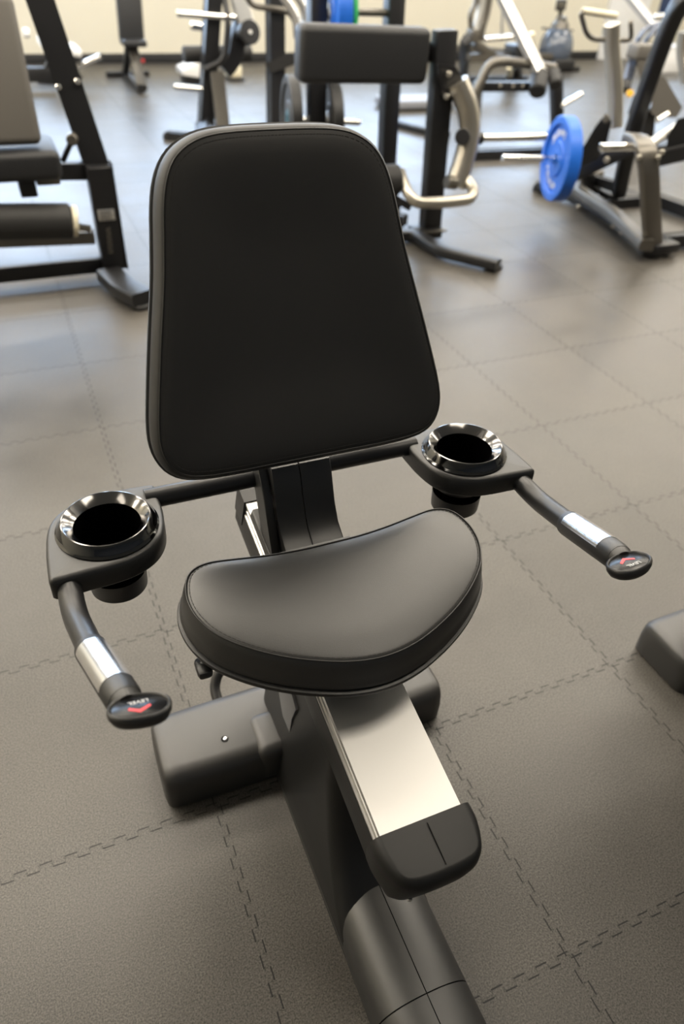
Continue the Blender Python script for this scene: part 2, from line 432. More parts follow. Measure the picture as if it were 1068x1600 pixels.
# -- backrest
BN = Vector((0, -1, 0.38)).normalized()
def bp(x, z, off): return Vector((x, 0.08 + 0.38 * (z - 0.7), z)) + BN * off
half = [(0, 1.185), (.05, 1.1845), (.087, 1.182), (.115, 1.1755), (.139, 1.163), (.156, 1.146), (.168, 1.123), (.176, 1.095), (.183, 1.057), (.192, 1.010), (.210, .936), (.2255, .868),
        (.2325, .832), (.2345, .806), (.230, .783), (.218, .763), (.198, .7495), (.17, .743), (.12, .7405), (.06, .7405), (0, .7405)]
ol = resample(catmull(mirror_outline(half), True, 8), 160)
ol = [Vector((p.x, p.y)) for p in ol]
def scale2(ring, s, c=(0, .955)): return [Vector((c[0] + (p.x - c[0]) * s, c[1] + (p.y - c[1]) * s)) for p in ring]
shell = MB()
shell.loft([[bp(p.x, p.y, o) for p in inset2(ol, d)] for d, o in ((.05, -.030), (.02, -.026), (.006, -.016), (.0, -.004), (.0, .004), (.003, .006))])
backrest = bpart(MB().loft([[bp(p.x, p.y, o) for p in r] for r, o in
    [(inset2(ol, .012), .004), (inset2(ol, .0045), .0065), (inset2(ol, .003), .010), (inset2(ol, .0045), .022), (inset2(ol, .0085), .034), (inset2(ol, .0125), .0385), (inset2(ol, .0165), .0395)]
    + [(scale2(inset2(ol, .017), s), .0405 + .0035 * math.sin(min(1, (1 - s) / .12) * pi / 2) - .012 * (1 - math.cos(min(1, max(0, (1 - s) - .08) / .6) * pi)) / 2) for s in (.985, .96, .93, .89, .84, .78, .7, .6, .5, .4, .3, .2, .1, .03)]]), 'backrest', M['vinyl'], angle=60)
bpart(shell, 'back_shell', M['plastic'], backrest)
def ring_tube(mb, pts, r, seg=6):
    n = len(pts); rings = []
    for i in range(n):
        d = (pts[(i + 1) % n] - pts[i - 1]).normalized(); x, u = mb.frame(d, (0, 0.3, 1))
        rings.append(mb.ring([pts[i] + x * math.cos(2 * pi * k / seg) * r + u * math.sin(2 * pi * k / seg) * r for k in range(seg)]))
    # keep ring orientation steady
    for i in range(n): mb.bridge(rings[i], rings[(i + 1) % n])
    return mb
def bead(pts, nrm, r, seg=6):
    """bead of thread around a closed loop lying across normal nrm"""
    mb = MB(); n = len(pts); rings = []
    for i in range(n):
        d = (pts[(i + 1) % n] - pts[i - 1]).normalized(); x = d.cross(nrm).normalized()
        rings.append(mb.ring([pts[i] + x * math.cos(2 * pi * k / seg) * r + nrm * math.sin(2 * pi * k / seg) * r for k in range(seg)]))
    for i in range(n): mb.bridge(rings[i], rings[(i + 1) % n])
    return mb
bpart(bead([bp(p.x, p.y, .0385) for p in inset2(ol, .0135)], BN, .0013), 'piping', M['piping'], backrest, 80)
def stitches(loop, nrm, r, step):
    mb = MB(); n = len(loop)
    for i in range(0, n):
        a, b = loop[i], loop[(i + 1) % n]
        L = (b - a).length; k = max(1, int(L / step))
        for j in range(k):
            p, q = a.lerp(b, (j + .15) / k), a.lerp(b, (j + .85) / k)
            mb.bar(p, q, r * 2, r * 1.2, nrm, 0)
    return mb
bpart(stitches([bp(p.x, p.y, .0412) for p in inset2(ol, .020)], BN, .0005, .0042), 'stitching', M['stitch'], backrest)

# -- seat
shalf = [(0, -.012), (.05, -.0115), (.10, -.007), (.15, .001), (.185, .0055), (.208, .001), (.222, -.012), (.2295, -.033), (.2315, -.056), (.226, -.086), (.209, -.119), (.18, -.149), (.142, -.177), (.10, -.1995), (.05, -.2185), (0, -.2255)]
so = [Vector((p.x, p.y)) for p in resample(catmull(mirror_outline(shalf), True, 8), 160)]
SN = Vector((0, -.12, 1)).normalized()
def spt(p, off): return Vector((p.x, p.y, .655 + .12 * p.y)) + SN * off
def ss(ring, s): return [Vector((p.x * s, -.10 + (p.y + .10) * s)) for p in ring]
seat = bpart(MB().loft([[spt(p, o) for p in r] for r, o in
    [(inset2(so, .0), -.056), (inset2(so, -.011), -.054), (inset2(so, -.0125), -.050), (inset2(so, -.010), -.045), (inset2(so, -.0085), -.030), (inset2(so, -.005), -.012), (inset2(so, -.001), -.002), (inset2(so, .0012), .0)]
    + [(ss(inset2(so, .0016), s), .0012 + .0075 * (1 - (s ** 6))) for s in (.985, .96, .93, .88, .8, .7, .6, .45, .3, .15, .03)]]), 'seat', M['vinyl_seat'], angle=60)
bpart(bead([spt(p, .0004) for p in inset2(so, -.0005)], SN, .0015), 'piping', M['piping'], seat, 80)
bpart(stitches([spt(p, .0022) for p in inset2(so, .0045)], SN, .0005, .0042), 'stitching', M['stitch'], seat)
pan = MB()
pan.loft([[spt(p, o) for p in inset2(so, d)] for d, o in ((.03, -.074), (-.006, -.072), (-.0155, -.066), (-.017, -.061), (-.016, -.0575), (-.008, -.0555))])
bpart(pan, 'seat_pan', M['plastic'], seat)
bpart(MB().tube([(-.18, -.05, .583), (-.215, -.085, .567), (-.228, -.10, .560)], .008, rad=.02).box((-.229, -.102, .558), (.022, .034, .016), .006), 'seat_lever', M['plastic'])

# -- seat carriage and curved bracket to the backrest
bpart(MB().prism([(.05, .515), (.05, .60), (-.02, .59), (-.15, .575), (-.16, .50)], -.066, .066, 'x', .004), 'seat_carriage', M['plastic'])
prof = [(.152, .712), (.132, .708), (.121, .690), (.114, .665), (.104, .635), (.086, .606), (.058, .588), (.02, .580), (.02, .545), (.085, .560), (.125, .595), (.150, .650), (.170, .700)]
brk = MB()
brk.prism(prof, -.047, .0005, 'x', .0016); brk.prism(prof, .0015, .056, 'x', .0016)
bpart(brk, 'backrest_bracket', M['plastic'])
bpart(MB().prism([(.045, .515), (.045, .55), (.10, .562), (.19, .585), (.205, .56)], -.066, .066, 'x', .004), 'carriage_cover', M['plastic'])
bpart(MB().prism([(.175, .70), (.150, .705), (.118, .66), (.105, .62), (.07, .54), (.06, .50), (.11, .50), (.15, .60), (.185, .67)], -.064, -.050, 'x', .002), 'side_bracket', M['plastic'])
bpart(MB().prism([(.10, .50), (.17, .50), (.205, .56), (.24, .69), (.22, .78), (.19, .78), (.185, .70), (.15, .60)], -.035, .035, 'x', .004), 'back_support', M['tube_black'])

# -- arm bar
bpart(MB().tube([(-.245, .18, .662), (.245, .18, .662)], .0168, 24), 'arm_bar', M['tube_black'])
bpart(MB().cyl((-.062, .18, .662), (-.048, .18, .662), .021), 'bar_collar', M['plastic'])
bpart(MB().cyl((.057, .18, .662), (.066, .18, .662), .020), 'bar_collar', M['plastic'])

# -- cup holders and hand grips on both sides
leaf = [(.226, .204), (.24, .2085), (.285, .2095), (.335, .203), (.374, .183), (.396, .150), (.404, .10), (.4065, .04), (.4045, .0285), (.395, .026), (.36, .0285), (.322, .0305), (.287, .037), (.254, .056), (.234, .088), (.226, .13), (.2245, .17), (.2245, .198)]
lo = [Vector((p.x, p.y)) for p in resample(catmull(leaf, True, 8), 140)]
def side_set(s):
    def sx(p): return Vector((p[0] * s, p[1], p[2]))
    holder_mb = MB()
    circ = lambda z: [sx(Vector((.312, .118, z)) + Vector((p.x - .312, p.y - .118, 0)).normalized() * .0660) for p in lo]
    holder_mb.loft([circ(.634)] + [[sx((p.x, p.y, z)) for p in inset2(lo, d)] for d, z in ((.010, .634), (.002, .634), (.0, .637), (.0, .664), (.0018, .669), (.005, .6714), (.0085, .6722))] + [circ(.6722)], False, False)
    holder = bpart(holder_mb, 'cup_holder', M['plastic'])
    c = (s * .312, .118, 0)
    cup = MB()   # outer body and inner wall of the cup
    prof_o = [(.030, .547), (.040, .548), (.0445, .552), (.0465, .60), (.050, .618), (.068, .624), (.071, .640)]
    cup.lathe(prof_o, c, seg=48, cap1=False)
    bpart(cup, 'cup', M['plastic'], holder, 50)
    ring = MB().lathe([(.0765, .671), (.0765, .6745), (.0745, .6765), (.0735, .6775), (.0725, .6795), (.0668, .6895), (.0655, .6910)], c, seg=72, cap0=False, cap1=False)
    bpart(ring, 'outer_ring', M['rim_dark'], holder, 32)
    lip = MB().lathe([(.0655, .6910), (.0640, .6914), (.0625, .6905), (.0505, .6800), (.0495, .6790)], c, seg=72, cap0=False, cap1=False)
    bpart(lip, 'chrome_rim', M['rim'], holder, 32)
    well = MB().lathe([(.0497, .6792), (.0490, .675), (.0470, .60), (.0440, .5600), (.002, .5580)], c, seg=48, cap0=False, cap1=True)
    bpart(well, 'cup_well', M['hole'], holder, 50)  # inner shade of the cup painted near-black
    # tube
    P0, P1, P2, P3 = (.380, .075, .652), (.3835, -.012, .643), (.369, -.114, .672), (.345, -.233, .716)
    g = (Vector(P3) - Vector(P2)).normalized()
    tb = MB().tube([sx(P0), sx(P1), sx(Vector(P2) + g * .004)], .0172, 24, rad=.045)
    bpart(tb, 'arm_tube', M['tube_black'])
    gm = MB(); A, B = Vector(P2), Vector(P3)
    gm.lathe([(.0172, 0), (.0203, .002), (.0208, .006), (.0208, (B - A).length + .01), (.019, (B - A).length + .02)], sx(A), sx(B + g) - sx(B), 40)
    grip = bpart(gm, 'hand_grip', M['plastic'])
    # steel pulse sensor: a sheet wrapped round the upper side
    sn = MB(); d = (sx(B) - sx(A)).normalized(); x, u = sn.frame(d)
    rows = []
    L = (B - A).length
    for t in (.014, L - .010):
        rows.append([sx(A) + d * t + (x * math.cos(a) + u * math.sin(a)) * .0214 for a in [math.radians(18 + 144 * k / 20) for k in range(21)]])
        rows.append([sx(A) + d * t + (x * math.cos(a) + u * math.sin(a)) * .0205 for a in [math.radians(18 + 144 * k / 20) for k in range(21)]])
    a, ai, b_, bi = [sn.ring(r) for r in rows]
    for k in range(20):
        sn.bm.faces.new((a[k], a[k + 1], b_[k + 1], b_[k])); sn.bm.faces.new((ai[k], bi[k], bi[k + 1], ai[k + 1]))
        sn.bm.faces.new((a[k], ai[k], ai[k + 1], a[k + 1])); sn.bm.faces.new((b_[k], b_[k + 1], bi[k + 1], bi[k]))
    for k in (0, 20): sn.bm.faces.new((a[k], b_[k], bi[k], ai[k]))
    bpart(sn, 'pulse_sensor', M['steel'], grip)
    # button pad
    pc = sx(Vector((.329, -.278, .741)))
    pu = Vector((-s * 1.0, -.22 , .0)).normalized()          # long axis, pointing inwards
    gg = Vector((-s * .16, -.93, .33)).normalized()
    pn = pu.cross(gg); pn = pn if pn.z > 0 else -pn; pn.normalize()
    pv = pn.cross(pu); pv = pv if pv.y < 0 else -pv
    def ell(a, b, off, n=48, ex=2.25): 
        out = []
        for k in range(n):
            t = 2 * pi * k / n; ct, st = math.cos(t), math.sin(t)
            out.append(pc + pu * (a * math.copysign(abs(ct) ** (2 / ex), ct)) + pv * (b * math.copysign(abs(st) ** (2 / ex), st)) + pn * off)
        return out
    hd = MB().loft([ell(.024, .017, -.0135), ell(.030, .022, -.0115), ell(.0335, .0250, -.005), ell(.0340, .0255, .0), ell(.0332, .0248, .0028), ell(.0315, .0232, .0038), ell(.0302, .0220, .0032), ell(.0292, .0210, .0006)])
    hd.lathe([(.0206, -.012), (.0206, .0), (.0195, .018), (.014, .030)], sx(B), sx(B + g) - sx(B), 32)
    bpart(hd, 'button_housing', M['plastic'], grip, 50)
    bpart(MB().loft([ell(.0290, .0208, .0004), ell(.0290, .0208, .0014), ell(.0284, .0202, .0018)]), 'level_button', M['gloss_black'], grip)
    # red arrow and lettering, upright for the rider
    tx = Vector((-1, 0, 0)); tx = (tx - pn * tx.dot(pn)).normalized(); ty = pn.cross(tx)
    up = 1 if s < 0 else -1
    yy = .0062 * (1 if s < 0 else -1)
    ch = MB(); hw, hh, tk = .0120, .0085, .0056
    poly = [(-hw, -hh / 2), (0, hh / 2), (hw, -hh / 2), (hw, -hh / 2 - tk * .2), (hw - .0012, -hh / 2 - tk * .75), (0, hh / 2 - tk * 1.05), (-hw + .0012, -hh / 2 - tk * .75), (-hw, -hh / 2 - tk * .2)]
    poly = [(px_, (py_ + .002) * up + yy) for px_, py_ in poly]
    ch.loft([[pc + tx * a + ty * b + pn * .0019 for a, b in poly], [pc + tx * a + ty * b + pn * .0022 for a, b in poly]])
    bpart(ch, 'arrow_mark', M['red'], grip)
    me = text_mesh('LEVEL', .0084); me.materials.clear(); me.materials.append(M['white_print'])
    ty_ = -.0085 if s < 0 else .0088
    mtx = Matrix((tx, ty, pn)).transposed().to_4x4(); mtx.translation = pc + ty * ty_ + pn * .0021
    me.transform(mtx)
    me.name = 'level_lettering'; o = bpy.data.objects.new('level_lettering', me); COL.objects.link(o); o.parent = grip
side_set(-1); side_set(1)

# -- seat rail (built along its slope)
TH = math.atan(.203)
RT = Vector((0, math.cos(TH), math.sin(TH))); RU = Vector((0, -math.sin(TH), math.cos(TH)))
R0 = Vector((0, -.375, .439))
def rp(x, t, n): return Vector((x, 0, 0)) + R0 + RT * t + RU * n
RLEN = .665; RAL = .625
def rsec(mb, sec, t0, t1): return mb.loft([[rp(x, t, n) for x, n in sec] for t in (t0, t1)])
rl = MB()
rsec(rl, [(-.063, 0), (.063, 0), (.0632, -.003), (.063, -.008), (-.063, -.008), (-.0632, -.003)], -.004, RAL)
rail = bpart(rl, 'seat_rail', M['alu'])
for s in (-1, 1):
    ch = MB()
    sec = [(s * .0632, -.004), (s * .0632, -.009), (s * .0610, -.010), (s * .0610, -.018), (s * .0628, -.019), (s * .0628, -.029), (s * .0655, -.030), (s * .0660, -.0325), (s * .0655, -.035), (s * .045, -.035), (s * .045, -.004)]
    rsec(ch, sec if s > 0 else sec[::-1], -.002, RAL)
    bpart(ch, 'rail_channel', M['alu_side'], rail)
    sd = MB()
    sec = [(s * .0665, -.034), (s * .0672, -.040), (s * .0690, -.058), (s * .0705, -.085), (s * .066, -.105), (s * .05, -.11), (s * .05, -.034)]
    rsec(sd, sec if s > 0 else sec[::-1], -.006, RLEN)
    bpart(sd, 'rail_side_cover', M['cap_plastic'], rail)
bpart(MB().loft([[rp(x, t, n) for x, n in ((-.06, -.02), (.06, -.02), (.055, -.10), (-.055, -.10))] for t in (.0, RLEN - .01)]), 'rail_body', M['plastic'], rail)
bpart(MB().loft([[rp(x, t, n) for x, n in ((-.066, .003), (.066, .003), (.0705, -.06), (.05, -.10), (-.05, -.10), (-.0705, -.06))] for t in (RAL, RLEN + .004)]), 'rear_shade_block', M['frame'], rail)  # added black block, stands in for the dark reflection on the rail's rear
# front end cap
def capring(d, n, fr=-.078, w=.0790):
    half = [(0, fr + d), (.028, fr + .001 + d), (.048, fr + .006 + d * .9), (.0635 - d * .4, fr + .019 + d * .6), (w - .0055 - d * .8, fr + .040 + d * .2), (w - d, fr + .062), (w - d, .004)]
    pts = [Vector((x, y)) for x, y in half]; pts = catmull(pts, False, 5)
    full = pts + [Vector((-p.x, p.y)) for p in reversed(pts[1:])]
    return [rp(p.x, p.y, n + (p.y + .03) * -.06) for p in full]
cp = MB()
cp.loft([capring(.030, -.125), capring(.020, -.118), capring(.008, -.085), capring(.001, -.035), capring(.0, -.012), capring(.0025, -.001), capring(.007, .006), capring(.0125, .0095), capring(.016, .0100)])
cap = bpart(cp, 'end_cap', M['cap_plastic'], rail, 50)
bpart(MB().bar(rp(0.003, -.003, .0108), rp(0.003, -.060, .0122), .0011, .0008, RU, 0), 'cap_seam', M['hole'], rail)
bpart(MB().lathe([(.004, 0), (.004, .003), (.0015, .004)], rp(-.040, -.070, -.062), (-.35, -1, -.1), 16), 'cap_screw', M['steel'], rail)

# -- floor beam, trunk and rear stabiliser
def bsec(y, w, h):
    s = []
    for k in range(33):
        a = pi * k / 32; ca, sa = math.cos(a), math.sin(a)
        s.append((w * math.copysign(abs(ca) ** .85, ca), h * abs(sa) ** .78))
    return [Vector((x, y, max(z, 0) + .002)) for x, z in s]
bm_ = MB()
for y0, y1 in ((.10, -.4755), (-.4775, -1.15)):
    bm_.loft([bsec(y, .086, .083) for y in (y0, y1)])
beam = bpart(bm_, 'floor_beam', M['beam'], None, 60)
bpart(MB().bar((0, -.2, .0852), (0, -1.14, .0852), .0012, .0008, None, 0), 'beam_seam', M['hole'], beam)
def tsec(xh, y0, y1, r, z, slope=0.0):
    out = []
    for cx, cy, a0 in ((xh - r, y1 - r, 0), (-xh + r, y1 - r, 90), (-xh + r, y0 + r, 180), (xh - r, y0 + r, 270)):
        for k in range(7):
            a = math.radians(a0 + 15 * k)
            out.append((cx + r * math.cos(a), cy + r * math.sin(a)))
    return [Vector((x, y, z + slope * (y - y0))) for x, y in out]
bpart(MB().loft([tsec(.086, -.40, .165, .04, .004), tsec(.085, -.37, .166, .04, .030), tsec(.080, -.325, .168, .04, .062), tsec(.073, -.285, .17, .04, .095), tsec(.067, -.25, .172, .04, .14), tsec(.062, -.225, .175, .038, .20), tsec(.059, -.205, .18, .036, .27),
     tsec(.058, -.20, .185, .034, .33, .05), tsec(.0575, -.205, .19, .030, .375, .15), tsec(.057, -.205, .19, .028, .395, .19)]), 'trunk', M['cap_plastic'], None, 60)
for s in (-1, 1):
    tp = MB()
    px_ = [(.064, .234), (-.004, .318), (-.039, .292), (-.016, .235), (.001, .141), (.018, .136)]
    tp.prism(px_, s * .057, s * .0640, 'x', .0006)
    bpart(tp, 'trim_panel', M['hex'])
st = MB()
# stabiliser: rounded loaf along x
def stsec(x, y0, y1, h, k=1.0):
    pts = [(y0, .004), (y0 - .002, .05 * k), (y0 + .001, .076 * k), (y0 + .007, .090 * k), (y0 + .018, .0985 * k), (y0 + .035, h * k), (y1 - .03, h * k), (y1 - .012, .096 * k), (y1 - .002, .082 * k), (y1 + .001, .05 * k), (y1, .004)]
    return [Vector((x, y, z)) for y, z in pts]
xs = [(-.312, .050, .150, .7), (-.309, .034, .172, .93), (-.302, .024, .184, .985), (-.285, .020, .190, 1), (-.20, .016, .192, 1), (0, .012, .194, 1), (.20, .016, .192, 1), (.285, .020, .190, 1), (.302, .024, .184, .985), (.309, .034, .172, .93), (.312, .050, .150, .7)]
st.loft([stsec(x, a, b, .101, k) for x, a, b, k in xs])
stab = bpart(st, 'rear_stabilizer', M['plastic_grey'], None, 50)
bpart(MB().lathe([(.0075, 0), (.0075, .0016), (.0045, .0012)], (-.175, .075, .0998), (0, 0, 1), 20), 'screw_recess', M['hole'], stab)  # dark disc painting the shade of a screw recess
bpart(MB().lathe([(.0040, 0), (.0040, .002), (.0020, .0026)], (-.174, .076, .0998), (0, 0, 1), 16), 'screw', M['steel'], stab)
for s in (-1, 1):
    bpart(MB().box((s * .075, .062, .055), (.095, .105, .104), .022, seg=4), 'trunk_flange', M['plastic_grey'], stab, 60)
    bpart(MB().box((s * .29, .10, .006), (.03, .12, .012), .003), 'rubber_foot', M['blackrubber'], stab)
bpart(MB().tube([(-.158, .18, .05), (-.158, .235, .07), (-.135, .255, .10), (.135, .255, .10), (.158, .235, .07), (.158, .18, .05)], .0115, 18, rad=.05), 'lift_handle', M['tube_black'])
# ---------------------------------------------------------------- a second bike of the same make stands to the right
def copy_tree(o, parent=None):
    c = o.copy(); COL.objects.link(c)
    if parent is not None: c.parent = parent
    for k in list(o.children):
        if not k.name.startswith('lift_handle'): copy_tree(k, c)
    return c
bike2 = copy_tree(bike)
bike2.location = (1.405, -.158, 0)
bike2['label'] = 'second recumbent bike, only its grey rear stabilizer showing at right edge'

# ---------------------------------------------------------------- the strength machines in the background
def depth(p): return (Vector(p) - CAM).dot(_f)
def pxm(px, p): return px * depth(p) / FPX          # size in metres of px picture pixels at point p
def A(lst): return [at(*q) for q in lst]

# --- leg extension machine on the left
m1 = thing('leg_extension_machine', 'black leg extension machine with grey seat pads and foam roller at left edge', 'weight machine', (0.10, 2.9, 0))
def shift_x(p, d): return Vector((p.x + d, p.y, p.z))
pt = at(153, 257, 2.86); pbm = at(180, 421, 2.86); pbm.z = .05
mb = MB().bar(pbm, pt, .115, .075, (0, 1, 0), .008); mb.build('front_post', M['frame'], m1)
q1 = at(-80, 268, 2.90); MB().bar(q1, at(150, 266, 2.90), .07, .07, None, .006).build('cross_beam', M['frame'], m1)
MB().bar(at(42, -60, 2.98), at(152, 262, 2.90), .095, .07, (0, 1, 0), .006).build('leaning_upright', M['frame'], m1)
a = at(-150, 130, 2.74); b = at(26, 26, 2.86); c = at(40, 205, 2.74)
# back pad: slab whose right edge shows
n_ = Vector((0, -.985, .17)).normalized(); up_ = Vector((0, .17, .985))
R = Matrix((Vector((1, 0, 0)), -n_, up_)).transposed()
ctr = at(36, 115, 2.78); w_ = .62
MB().box(ctr + Vector((-w_ / 2 + pxm(8, ctr), 0.03, 0)), (w_, .075, pxm(196, ctr) * 1.03), .03, R, 4).build('back_pad', M['taupepad'], m1, 60)
s0 = at(95, 255, 2.72)
MB().box(s0 + Vector((-.31, .12, 0)), (.62, .34, pxm(50, s0) * .85), .03, None, 4).build('seat_pad', M['greypad'], m1, 60)
MB().box(s0 + Vector((-.15, .12, -.09)), (.07, .2, .09), .006).build('seat_bracket', M['frame'], m1)
MB().box(s0 + Vector((-.06, .10, -.085)), (.10, .05, .04), .006).build('seat_latch', M['gun'], m1)
r0 = at(-120, 348, 2.72); r1 = at(112, 345, 2.72)
MB().cyl(r0, r1, pxm(26, r1), 28, .012).build('foam_roller', M['foam'], m1, 40)
MB().cyl(r1 + Vector((-.002, 0, 0)), r1 + Vector((.022, 0, -.004)), pxm(23, r1), 28).build('roller_cap', M['cream'], m1)
MB().bar(r1 + Vector((.02, .02, -.03)), at(140, 357, 2.76), .035, .03).build('roller_arm', M['gun'], m1)
MB().cyl(at(98, 252, 2.86), at(111, 222, 2.83), .012, 16).build('adjuster_arm', M['frame'], m1)
MB().cyl(at(112, 219, 2.81), at(114, 215, 2.87), .024, 20).build('adjuster_knob', M['gun'], m1)
f0 = gz(170, 428, .05); f1 = gz(196, 452, .05); f2 = gz(224, 466, .05)
MB().rtube([f0, f1, f2], .12, .06, .05, (0, 0, 1)).build('front_foot', M['frame'], m1)
MB().cyl((f2.x - .015, f2.y + .02, .0), (f2.x - .015, f2.y + .02, .022), .045, 20).build('rubber_foot', M['blackrubber'], m1)
MB().bar(gz(-120, 440, .07), gz(160, 412, .07), .055, .07).build('base_rail', M['frame'], m1)
MB().bar(gz(-120, 380, .09), gz(146, 370, .09), .045, .05).build('rear_base_rail', M['gun'], m1)
lp = at(166, 336, 2.818); MB().box(lp, (.075, .004, .05), .002).build('spec_plate', M['silver'], m1)
mb = MB()
for k in range(5): mb.box(lp + Vector((-.004 if k % 2 else .0, -.003, .018 - k * .009)), (.05 if k % 2 else .058, .001, .0022), 0)
mb.build('plate_print', M['hole'], m1)
mb = MB(); lt = at(169, 358, 2.818); lb = at(173, 395, 2.818)
for k in range(9):
    p = lt.lerp(lb, k / 8); mb.box(p, (.022, .002, .008), 0); mb.box(p + Vector((.006 * (-1) ** k, 0, .006)), (.006, .002, .006), 0)
mb.build('side_lettering', M['gun'], m1)
for (px, py) in ((91, 136), (121, 127)): MB().cyl(at(px, py, 2.88), at(px, py, 2.94), .012, 14).build('bolt', M['chrome'], m1)

# --- bench behind it
b2 = thing('low_weight_bench', 'low dark bench with sheen-painted pale seat and chrome arm behind the leaning black upright', 'bench', (0.55, 7.9, 0))
Y = 7.9
MB().box(at(92, 72, Y), (.36, .5, .07), .02, Matrix.Rotation(math.radians(12), 3, 'Y'), 3).build('seat_pad', M['white'], b2, 60)  # white colour paints the light sheen on a black vinyl seat
MB().bar(at(30, 116, Y), at(84, 116, Y), .10, pxm(20, at(60, 116, Y)), None, .01).build('base_beam', M['frame'], b2)
MB().bar(at(70, 115, Y), at(90, 78, Y), .07, .07).build('seat_post', M['frame'], b2)
MB().cyl(at(117, 106, Y), at(157, 88, Y), .028, 18).build('chrome_arm', M['chrome'], b2)
MB().bar(at(105, 92, Y), at(125, 124, Y), .08, .06).build('front_leg', M['frame'], b2)
MB().cyl(at(36, 51, Y), at(46, 52, Y), .04, 18).build('roller_end', M['white'], b2)
MB().bar(gz(122, 128, .03), gz(60, 124, .03), .08, .06).build('floor_foot', M['frame'], b2)

# --- adjustable bench by the back wall
b3 = thing('adjustable_bench', 'black adjustable bench with raised backrest standing alone by the cream back wall', 'bench', (1.2, 8.1, 0))
Y = 8.0
bd = (at(199, -20, Y + .1) - at(208, 66, Y)).normalized()
p0, p1 = at(206, 64, Y), at(196, -60, Y + .1)
MB().bar(p0, p1, pxm(38, p0), .08, (0, -1, .1), .02).build('backrest', M['greypad'], b3, 60)
MB().box(at(208, 66, Y - .06), (pxm(36, p0), .26, .06), .02, None, 3).build('seat_pad', M['greypad'], b3, 60)
MB().bar(at(207, 74, Y), gz(222, 138, .05), .09, .06).build('front_leg', M['gun'], b3)
MB().bar(at(200, 74, Y), at(196, 112, Y + .3), .06, .06).build('rear_leg', M['frame'], b3)
MB().bar(gz(166, 116, .03), gz(232, 114, .03), .08, .05).build('rear_foot', M['frame'], b3)
MB().bar(gz(195, 115, .05), gz(221, 139, .05), .06, .06).build('base_rail', M['frame'], b3)
MB().box(at(223, 95, Y), (.03, .02, .035), .006).build('red_tag', M['red'], b3)

# --- plate loaded machine with chrome pegs, left of centre
m4 = thing('plate_loaded_row_machine', 'tall black row machine with chrome pegs and round black disc above the backrest top', 'weight machine', (1.5, 5.8, 0))
Y = 5.8
MB().bar(at(336, -60, Y), at(321, 196, Y), pxm(19, at(330, 90, Y)), .12, (0, 1, 0), .008).bar(at(321, 194, Y), gz(320, 222, .0), .10, .12, (0, 1, 0), .006).build('upright', M['frame'], m4)
MB().rtube([at(338, 112, Y - .08), at(344, 160, Y - .12), at(351, 225, Y - .2)], pxm(21, at(345, 160, Y)), .06, .2, (0, 1, 0)).build('curved_strut', M['gun'], m4)
MB().tube(A([(318, 110, Y - .1), (346, 96, Y - .12), (353, 78, Y - .12), (357, 30, Y - .12), (347, -20, Y)]), .024, 14, rad=.12).build('handle_tube', M['frame'], m4)
MB().bar(at(383, 34, Y - .05), at(362, -40, Y), pxm(22, at(380, 10, Y)), .05, (0, 1, 0), .01).build('lever_arm', M['silver'], m4)
d0 = at(391, 50, Y - .16); dn = Vector((.10, -.96, .2)).normalized()
MB().cyl(d0, d0 - dn * .10, pxm(17, d0), 32, .006).build('pivot_disc', M['frame'], m4)
MB().cyl(d0 + dn * .004, d0 - dn * .01, pxm(3, d0), 14, .002).build('pivot_bolt', M['silver'], m4)
MB().rtube(A([(378, 34, Y), (371, 60, Y), (366, 90, Y), (350, 110, Y)]), pxm(24, at(370, 60, Y)), .10, .15, (0, 1, 0)).build('pivot_arm', M['frame'], m4)
MB().cyl(at(276, 21, Y - .1), at(368, 28, Y - .1), pxm(4.6, at(320, 25, Y)), 18).build('upper_peg', M['chrome'], m4)
MB().cyl(at(272, 135.5, Y - .05), at(315, 139, Y - .05), pxm(4.2, at(300, 136, Y)), 18).build('lower_peg', M['chrome'], m4)
MB().cyl(at(286, 85, Y + .15), at(392, 84, Y + .15), pxm(12, at(300, 85, Y)), 24, .01).build('thigh_roller', M['foam'], m4)
MB().cyl(at(297, 40, Y + .3), at(324, 44, Y + .3), pxm(6, at(300, 42, Y)), 20, .01).build('counterweight_roller', M['chrome'], m4)
MB().bar(gz(262, 212, .03), gz(340, 218, .03), .06, .05).bar(gz(330, 226, .03), gz(420, 196, .03), .08, .05).build('base', M['frame'], m4)
MB().cyl(gz(262, 214, 0), gz(262, 214, .025), .04, 14).build('rubber_foot', M['blackrubber'], m4)

# --- second machine of the same row, right of it
m5 = thing('plate_loaded_pulldown_machine', 'black pulldown machine with curved grey tubes directly left of the big black pad', 'weight machine', (2.1, 5.2, 0))
Y = 5.2
MB().bar(at(429, -60, Y), gz(431, 236, .0), pxm(20, at(430, 90, Y)), .12, (0, 1, 0), .008).build('upright', M['frame'], m5)
MB().bar(at(422, 106, Y - .07), at(462, 90, Y - .2), .06, .06).build('side_beam', M['frame'], m5)
MB().bar(at(434, 104, Y - .05), at(441, 140, Y - .05), .03, .05).build('gusset', M['gun'], m5)
MB().tube(A([(384, -8, Y - .1), (394, 9, Y - .1), (449, 17, Y - .1), (461, 30, Y - .1), (463, 60, Y - .1)]), pxm(4.5, at(440, 20, Y)), 14, rad=.12).build('grip_tube', M['gun'], m5)
MB().tube(A([(430, -20, Y - .2), (452, 8, Y - .2), (464, 30, Y - .2), (468, 60, Y - .2)]), pxm(6, at(440, 20, Y)), 14, rad=.12).build('arm_tube', M['silver'], m5)
MB().tube(A([(455, -20, Y), (474, 10, Y), (477, 30, Y), (470, 60, Y)]), pxm(6, at(440, 20, Y)), 14, rad=.12).build('rear_arm_tube', M['silver'], m5)
MB().bar(gz(410, 236, .03), gz(500, 210, .03), .08, .05).build('base', M['frame'], m5)

